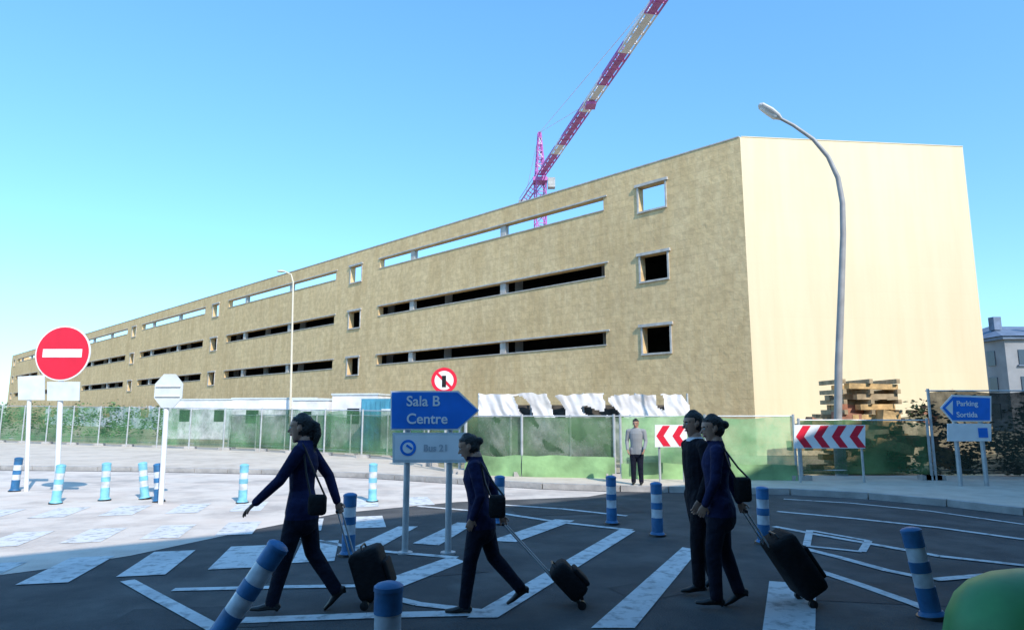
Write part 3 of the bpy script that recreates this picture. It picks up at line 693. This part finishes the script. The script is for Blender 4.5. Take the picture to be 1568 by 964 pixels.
def person(name,loc,yaw,scale,P,top=NAVY,bottom=DNAVY,male=False,hair='tail',jacket=True,shirt=None):
    d=V((math.cos(yaw),math.sin(yaw),0)); l=V((-math.sin(yaw),math.cos(yaw),0)); up=V((0,0,1))
    body=MB(); hands=MB()
    def W(p): return (d*p[0]+l*p[1]+up*p[2])*scale
    def T(pts,rad,mi,side=l,b=body,seg=16,sub=0.018):
        rr=[(r*scale,r*scale) if not hasattr(r,'__len__') else (r[0]*scale,r[1]*scale) for r in rad]
        b.tube([W(p) for p in pts],rr,mi,seg=seg,side=side,round_ends=True,sub=sub)
    lean=P.get('lean',0.0); k=1.12 if male else 1.06; drop=P.get('drop',0)
    def sp(z): return (lean*max(0,z-0.92)+0.02*math.sin((z-0.9)*6)*0.6,0,z-drop)
    if male: sec=[(.76,.165,.12),(.86,.172,.125),(.98,.160,.118),(1.08,.158,.115),(1.2,.175,.125),(1.32,.19,.125),(1.40,.185,.10),(1.445,.13,.08),(1.475,.065,.06)]
    else: sec=[(.77,.178,.142),(.85,.184,.145),(.94,.165,.125),(1.03,.138,.106),(1.13,.145,.110),(1.25,.162,.136),(1.34,.162,.114),(1.395,.148,.088),(1.435,.10,.07),(1.46,.055,.055)]
    T([sp(z) for z,a,b in sec],[(a,b) for z,a,b in sec],0)
    T([sp(1.0),sp(.90),sp(.82)],[(.13,.1),(.155,.12),(.13,.10)],1)
    hp=P['head']; nb=sp(1.44); hc=V((hp[0],hp[1],hp[2]))
    tilt=P.get('tilt',0); turn=P.get('turn',0)
    T([nb,(nb[0]*.5+hc.x*.5-.01,hc.y*.5,nb[2]*.5+(hc.z-.06)*.5),(hc.x-.02,hc.y,hc.z-.05)],[.058,.05,.05],2)
    T([(nb[0]-0.005,0,nb[2]-.02),(nb[0],0,nb[2]+.035)],[(.075,.072),(.060,.058)],5 if shirt else 0)
    RH=Matrix.Rotation(turn,3,'Z')@Matrix.Rotation(tilt,3,'Y')
    def H(x,y,z):
        q=RH@V((x,y,z)); return (hc.x+q.x,hc.y+q.y,hc.z+q.z)
    rings=[(-.116,.05,.016,.018),(-.105,.042,.034,.036),(-.075,.022,.050,.064),(-.035,.006,.063,.085),(0,0,.070,.094),(.04,-.005,.073,.098),(.08,-.01,.064,.086),(.102,-.012,.044,.058)]
    sd=d*(RH@V((0,1,0))).x+l*(RH@V((0,1,0))).y+up*(RH@V((0,1,0))).z
    T([H(f,0,z) for z,f,a,b in rings],[(a,b) for z,f,a,b in rings],2,side=sd,seg=22)
    T([H(.086,0,.012),H(.100,0,-.012),H(.110,0,-.030)],[.008,.009,.011],2,sub=.006)
    T([H(.085,-.016,-.034),H(.085,.016,-.034)],[.009,.009],2,sub=.008)
    T([H(.084,-.02,-.062),H(.090,0,-.062),H(.084,.02,-.062)],[.006,.009,.006],6,sub=.006)
    T([H(.07,-.045,.028),H(.088,-.02,.032),H(.088,.02,.032),H(.07,.045,.028)],[.007,.009,.009,.007],2,sub=.01)
    for s_ in(-1,1):
        T([H(-.01,s_*.071,-.028),H(-.008,s_*.078,-.002),H(-.014,s_*.076,.022)],[(.007,.011),(.008,.018),(.007,.014)],2,side=l,sub=.008)
        T([H(.086,s_*.018,.024),H(.080,s_*.042,.024)],[.0045,.0045],3,sub=.005)
    Rw=Matrix((d,l,up)).transposed()@RH
    body.ball(W(H(-.014,0,.050)),(.102*scale,.084*scale,.080*scale),3,seg=32,R=Rw)
    body.ball(W(H(-.040,0,.000)),(.078*scale,.078*scale,.086*scale),3,seg=32,R=Rw)
    if not male:
        T([H(.045,-.05,.082),H(.062,0,.092),H(.045,.05,.082)],[.016,.018,.016],3,sub=.012)
        if hair=='tail':
            T([H(-.10,0,.055),H(-.145,0,.03),H(-.160,0,-.05),H(-.140,0,-.14),H(-.145,0,-.19)],[.026,.032,.034,.022,.01],3)
            T([H(-.07,0,.02),H(-.09,0,-.08)],[.06,.035],3)
        elif hair=='bun':
            body.ball(W(H(-.122,0,.03)),(.040*scale,.044*scale,.040*scale),3)
    sw=.205 if male else .175
    for sgn,key in((1,'L'),(-1,'R')):
        sh=V(sp(1.385)); sh=(sh.x+P.get('shf'+key,0),sgn*sw,sh.z-0.005)
        el=P['el'+key]; ha=P['ha'+key]; shv=V(sh);elv=V(el);hav=V(ha)
        T([(sh[0],sgn*(sw-.06),sh[2]+.005),sh,tuple(shv.lerp(elv,.5)),el,tuple(elv.lerp(hav,.5)),tuple(elv.lerp(hav,.93))],[.058*k,.059*k,.051*k,.046*k,.041*k,.035*k],0)
        dr=(W(ha)-W(el)).normalized()
        nrm=P.get('pn'+key,(0,-sgn,0)); nrm=(d*nrm[0]+l*nrm[1]+up*nrm[2]); nrm=(nrm-dr*nrm.dot(dr)).normalized()
        ac=dr.cross(nrm)*(sgn); cur=P.get('curl'+key,.35); w0=W(ha); S=scale*(1.05 if male else .95)
        def HT(pts,rad,side=ac): hands.tube(pts,[(r*S,r*S) if not hasattr(r,'__len__') else (r[0]*S,r[1]*S) for r in rad],0,seg=10,side=side,round_ends=True,sub=.006)
        HT([w0-dr*.05*S,w0,w0+dr*.035*S,w0+dr*.080*S],[(.024,.02),(.026,.018),(.037,.015),(.039,.012)])
        for i,Lf in enumerate((.068,.078,.073,.056)):
            b0=w0+dr*(.080-.004*abs(i-1))*S+ac*(1.5-i)*.0205*S; dd=dr.copy(); pts=[b0-dr*.01*S,b0]
            for j,fr in enumerate((.45,.30,.25)):
                dd=(dd*math.cos(cur*(.6+.3*j))+nrm*math.sin(cur*(.6+.3*j))).normalized() if j==0 else (Matrix.Rotation(cur,3,dr.cross(nrm))@dd)
                pts.append(pts[-1]+dd*Lf*fr*S)
            HT(pts,[.0092,.0090,.0084,.0078,.0066])
        tb=w0+dr*.022*S+ac*.028*S; t1=tb+(dr*.65+ac*.6+nrm*.35).normalized()*.040*S; t2=t1+(dr*.8+ac*.15+nrm*.5).normalized()*.030*S
        HT([tb,t1,t2],[.0125,.0105,.008])
    for sgn,key in((1,'L'),(-1,'R')):
        hip=(sp(.92)[0],sgn*.085,.90-drop); kn=P['kn'+key]; an=P['an'+key]; hv,kv,av=V(hip),V(kn),V(an)
        T([hip,tuple(hv.lerp(kv,.45)),kn,tuple(kv.lerp(av,.3)),tuple(kv.lerp(av,.7)),an],[.098*k,.086*k,.066*k,.064*k,.057*k,.055*k],1)
        fa=P.get('fp'+key,0.0); fd=V((math.cos(fa),0,-math.sin(fa))); fu=V((math.sin(fa),0,math.cos(fa)))
        hl=av-fd*.045-fu*.045; ball=av+fd*.11-fu*.058; toe=av+fd*.175-fu*.062
        T([tuple(av-fu*.01),tuple(av-fu*.03+fd*.01)],[.040,.042],4)
        T([tuple(hl),tuple(av+fd*.03-fu*.042),tuple(ball),tuple(toe)],[(.030,.030),(.032,.034),(.041,.024),(.026,.016)],4,side=l)
        if not male: T([tuple(hl),tuple(hl-fu*.03)],[.02,.013],4,sub=.01)
    zmin=min(p.z for p in body.v); off=V(loc)-V((0,0,zmin))
    body.v=[p+off for p in body.v]; hands.v=[p+off for p in hands.v]
    e=empty(name,loc)
    RI=RH.transposed()
    def rule(c,a):
        q=(c-off)/scale; w=V((q.dot(d),q.dot(l),q.z))
        nk=V((w.x-nb[0],w.y,0)).length
        if nk<0.095 and nb[2]-0.01<w.z<nb[2]+0.075 and a!=3:
            return (5 if shirt else 0) if w.z<nb[2]+0.030 else 2
        if a in(0,1): return 0 if w.z>0.79-drop else 1
        if a in(2,3):
            h=RI@(w-hc)
            if h.length<0.20:
                if abs(h.y)>0.0765 and -0.035<h.x<0.014 and -0.045<h.z<0.035 and a==2: return 2
                if h.x<-0.080: return 3
                if h.z>0.068-0.22*max(0,0.05-h.x): return 3
                if h.x<0.010 and h.z>-0.060 and h.x<0.010-0.35*max(0,-h.z): return 3
                if a==3 and (h.x<0.0 or (0.015<h.z<0.035 and h.x>0.05)): return 3
                return 2
        return a
    remesh(body,'body',[top,bottom,SKIN,HAIR,SHOE,shirt or top,LIPS],0.0065,e,3,rule)
    remesh(hands,'hands',[SKIN],0.0035,e,2)
    ey=MB()
    for s_ in(-1,1):
        p=W(H(.077,s_*.031,.006))+off; ey.ball(p,.0115*scale,0,seg=12); q=W(H(.0865,s_*.032,.006))+off; ey.ball(q,.0052*scale,1,seg=10)
    ey.make('eyes',[EYEW,EYED],smooth=True,parent=e)
    return e,(lambda p: W(p)+off)

def trolley(name,wheel,hand,length,thick,width,matb=M_black):
    wheel=V(wheel); hand=V(hand); ax=(hand-wheel).normalized(); wd=V((0,1,0)); wd=(wd-ax*wd.dot(ax)).normalized(); nn=ax.cross(wd)
    if nn.z<0: nn=-nn
    e=empty(name,wheel); R=Matrix((nn,wd,ax)).transposed()
    m=MB(); c=wheel+ax*(0.07+length/2)+nn*(thick*0.42); m.box(c,(thick,width,length),0,R); m.make('case',[matb],parent=e,bevel=0.055,smooth=True)
    m=MB(); m.box(c+nn*(thick/2+0.012)-ax*0.05,(0.05,width*.78,length*.55),0,R); m.make('front_pocket',[matb],parent=e,bevel=0.02,smooth=True)
    m=MB()
    for s_ in(-1,1):
        p=wheel+wd*s_*width*.38; m.tube([p-wd*.018+V((0,0,.04)),p+wd*.018+V((0,0,.04))],[.04,.04],0,seg=18)
        a=wheel+wd*s_*.07+ax*.10-nn*.012; m.tube([a,hand+wd*s_*.07],[.010,.008],1,seg=8)
        m.tube([p+V((0,0,.04)),p+ax*.13+nn*.03],[.025,.02],0,seg=8)
    m.tube([hand-wd*.085,hand+wd*.085],[.016,.016],0,seg=10,round_ends=True)
    t=wheel+ax*(.07+length)+nn*thick*.4; m.tube([t-wd*.09,t-wd*.07+ax*.035,t+wd*.07+ax*.035,t+wd*.09],[.01]*4,0,seg=8)
    m.make('wheels_and_handle',[M_rubber,M_galv],parent=e,smooth='auto')

FL=math.pi
l1=G(455,938)
e,w1=person('walking_woman',l1,FL+0.03,1.035,dict(lean=-0.01,head=(.045,0,1.575),tilt=-.02,
  elL=(.15,.20,1.13),haL=(.37,.16,.93),pnL=(0,0,-1),curlL=.25, elR=(-.17,-.24,1.13),haR=(-.27,-.20,.89),curlR=1.0,
  knL=(.10,.08,.49),anL=(.20,.07,.095),fpL=0.0, knR=(-.09,-.08,.475),anR=(-.31,-.08,.155),fpR=.75),hair='tail')
h=w1((-.29,-.20,.82)); trolley('trolley_suitcase',(G(556,936).x,l1.y+.22,0.0),h,0.44,0.30,0.34)
def handbag(name,top,c,size,strapoff):
    e=empty(name,c); m=MB(); m.box(c,size,0); m.make('bag',[M_black],parent=e,bevel=0.03,smooth=True)
    m=MB(); c=V(c); top=V(top)
    m.tube([c+V((-size[0]*.4,0,size[2]*.45)),top.lerp(c,.5)+V((-.03,-.01,0)),top,top.lerp(c,.5)+V((.05,-.01,0)),c+V((size[0]*.4,0,size[2]*.45))],[.009]*5,0,seg=6,sub=.05); m.make('strap',[M_rubber],parent=e)
sh=w1((-.03,.175,1.45)); handbag('handbag',sh,w1((-.20,.25,.93)),(.16,.09,.18),0)
l2=G(735,936)
e,w2=person('walking_woman',l2,FL-0.05,0.955,dict(lean=.10,head=(.125,0,1.555),tilt=.28,
  elL=(-.02,.22,1.11),haL=(.06,.20,.90),curlL=.5, elR=(-.10,-.23,1.12),haR=(-.19,-.20,.87),curlR=1.1,
  knL=(.09,.08,.49),anL=(.14,.07,.095),fpL=0.0, knR=(-.12,-.08,.50),anR=(-.38,-.08,.215),fpR=.55),hair='bun')
h=w2((-.21,-.20,.80)); trolley('trolley_suitcase',(G(893,938).x,l2.y+.18,0.0),h,0.36,0.20,0.30)
sh=w2((-.01,.17,1.43)); handbag('handbag',sh,w2((-.18,.24,1.02)),(.15,.10,.20),0)
l3=G(1076,906)
e,w3=person('walking_man',l3,FL+0.15,1.04,dict(lean=0.02,head=(.03,0,1.60),tilt=.05,
  elL=(.0,.26,1.12),haL=(.10,.24,.88),curlL=.5, elR=(-.06,-.26,1.12),haR=(-.02,-.25,.87),curlR=.5,
  knL=(.07,.09,.49),anL=(.07,.08,.085),fpL=0.0, knR=(-.04,-.09,.48),anR=(-.16,-.09,.12),fpR=.4),male=True,top=SUIT,bottom=SUIT,shirt=SHIRT)
l4=G(1108,931)
e,w4=person('walking_woman',l4,FL-0.25,1.03,dict(lean=0.0,head=(.03,0,1.575),tilt=.08,turn=.2,
  elL=(.03,.22,1.12),haL=(.13,.18,.90),curlL=.5, elR=(-.11,-.23,1.13),haR=(-.20,-.19,.89),curlR=1.0,
  knL=(.07,.08,.49),anL=(.06,.07,.095),fpL=0.0, knR=(-.03,-.08,.48),anR=(-.14,-.08,.13),fpR=.5),hair='bun')
h=w4((-.23,-.20,.82)); trolley('trolley_suitcase',(G(1216,912).x,l4.y+.15,0.0),h,0.60,0.27,0.40)
handbag('handbag',w4((-.04,.17,1.43)),w4((-.20,.20,1.05)),(.15,.10,.22),0)
l5=G(978,751)
person('standing_worker',(l5.x,l5.y+.12,.13),-1.9,0.90,dict(lean=0.02,head=(.03,0,1.58),tilt=.1,
  elL=(.02,.25,1.12),haL=(.14,.22,.92),curlL=.5, elR=(.0,-.25,1.12),haR=(.10,-.22,.90),curlR=.5,
  knL=(.02,.09,.49),anL=(-.02,.10,.085), knR=(.02,-.09,.49),anR=(0,-.10,.085)),male=True,top=mat('grey_overalls',(0.26,0.27,0.28),0.9,0.1,3),bottom=DNAVY)

# ---------------------------------------------------------------- light, sky, camera
sd=V((0.5*math.cos(SUN_EL),-0.866*math.cos(SUN_EL),math.sin(SUN_EL))).normalized()
L=bpy.data.lights.new('sun','SUN'); L.energy=5.0; L.angle=math.radians(0.5); L.color=(1.0,0.93,0.84)
lo=bpy.data.objects.new('sun',L); lo.rotation_euler=sd.to_track_quat('Z','Y').to_euler(); lo.location=(20,-30,40); scene.collection.objects.link(lo)
w=bpy.data.worlds.new('World'); scene.world=w; w.use_nodes=True; nt=w.node_tree
sk=nt.nodes.new('ShaderNodeTexSky'); sk.sky_type='NISHITA'; sk.sun_disc=False; sk.sun_elevation=SUN_EL; sk.sun_rotation=math.radians(150)
sk.air_density=1.0; sk.dust_density=0.3; sk.ozone_density=1.0
# sky tint by elevation: slightly deeper, less hazy horizon
tg=nt.nodes.new('ShaderNodeTexCoord'); sz=nt.nodes.new('ShaderNodeSeparateXYZ'); nt.links.new(tg.outputs['Generated'],sz.inputs[0])
tr_=nt.nodes.new('ShaderNodeValToRGB'); ce=tr_.color_ramp.elements
ce[0].position=0.0; ce[0].color=(0.30,0.44,0.56,1); ce[1].position=0.55; ce[1].color=(0.53,0.90,1.05,1)
el=ce.new(0.15); el.color=(0.42,0.63,0.80,1)
nt.links.new(sz.outputs[2],tr_.inputs[0])
gm=nt.nodes.new('ShaderNodeMixRGB'); gm.blend_type='MULTIPLY'; gm.inputs[0].default_value=1; gm.inputs[2].default_value=(2.3,2.3,2.3,1); nt.links.new(tr_.outputs[0],gm.inputs[1])
mu=nt.nodes.new('ShaderNodeMixRGB'); mu.blend_type='MULTIPLY'; mu.inputs[0].default_value=1.0; nt.links.new(gm.outputs[0],mu.inputs[2])
nt.links.new(sk.outputs[0],mu.inputs[1])
bg=nt.nodes['Background']; bg.inputs[1].default_value=0.15; nt.links.new(mu.outputs[0],bg.inputs[0])
cd=bpy.data.cameras.new('camera'); cd.sensor_width=36; cd.lens=36*1000/1568; cd.clip_end=5000; cd.clip_start=0.05
co=bpy.data.objects.new('camera',cd); co.location=CAM; co.rotation_euler=(math.pi/2+PITCH,0,0); scene.collection.objects.link(co); scene.camera=co
scene.view_settings.view_transform='Standard'; scene.view_settings.look='None'; scene.view_settings.exposure=0
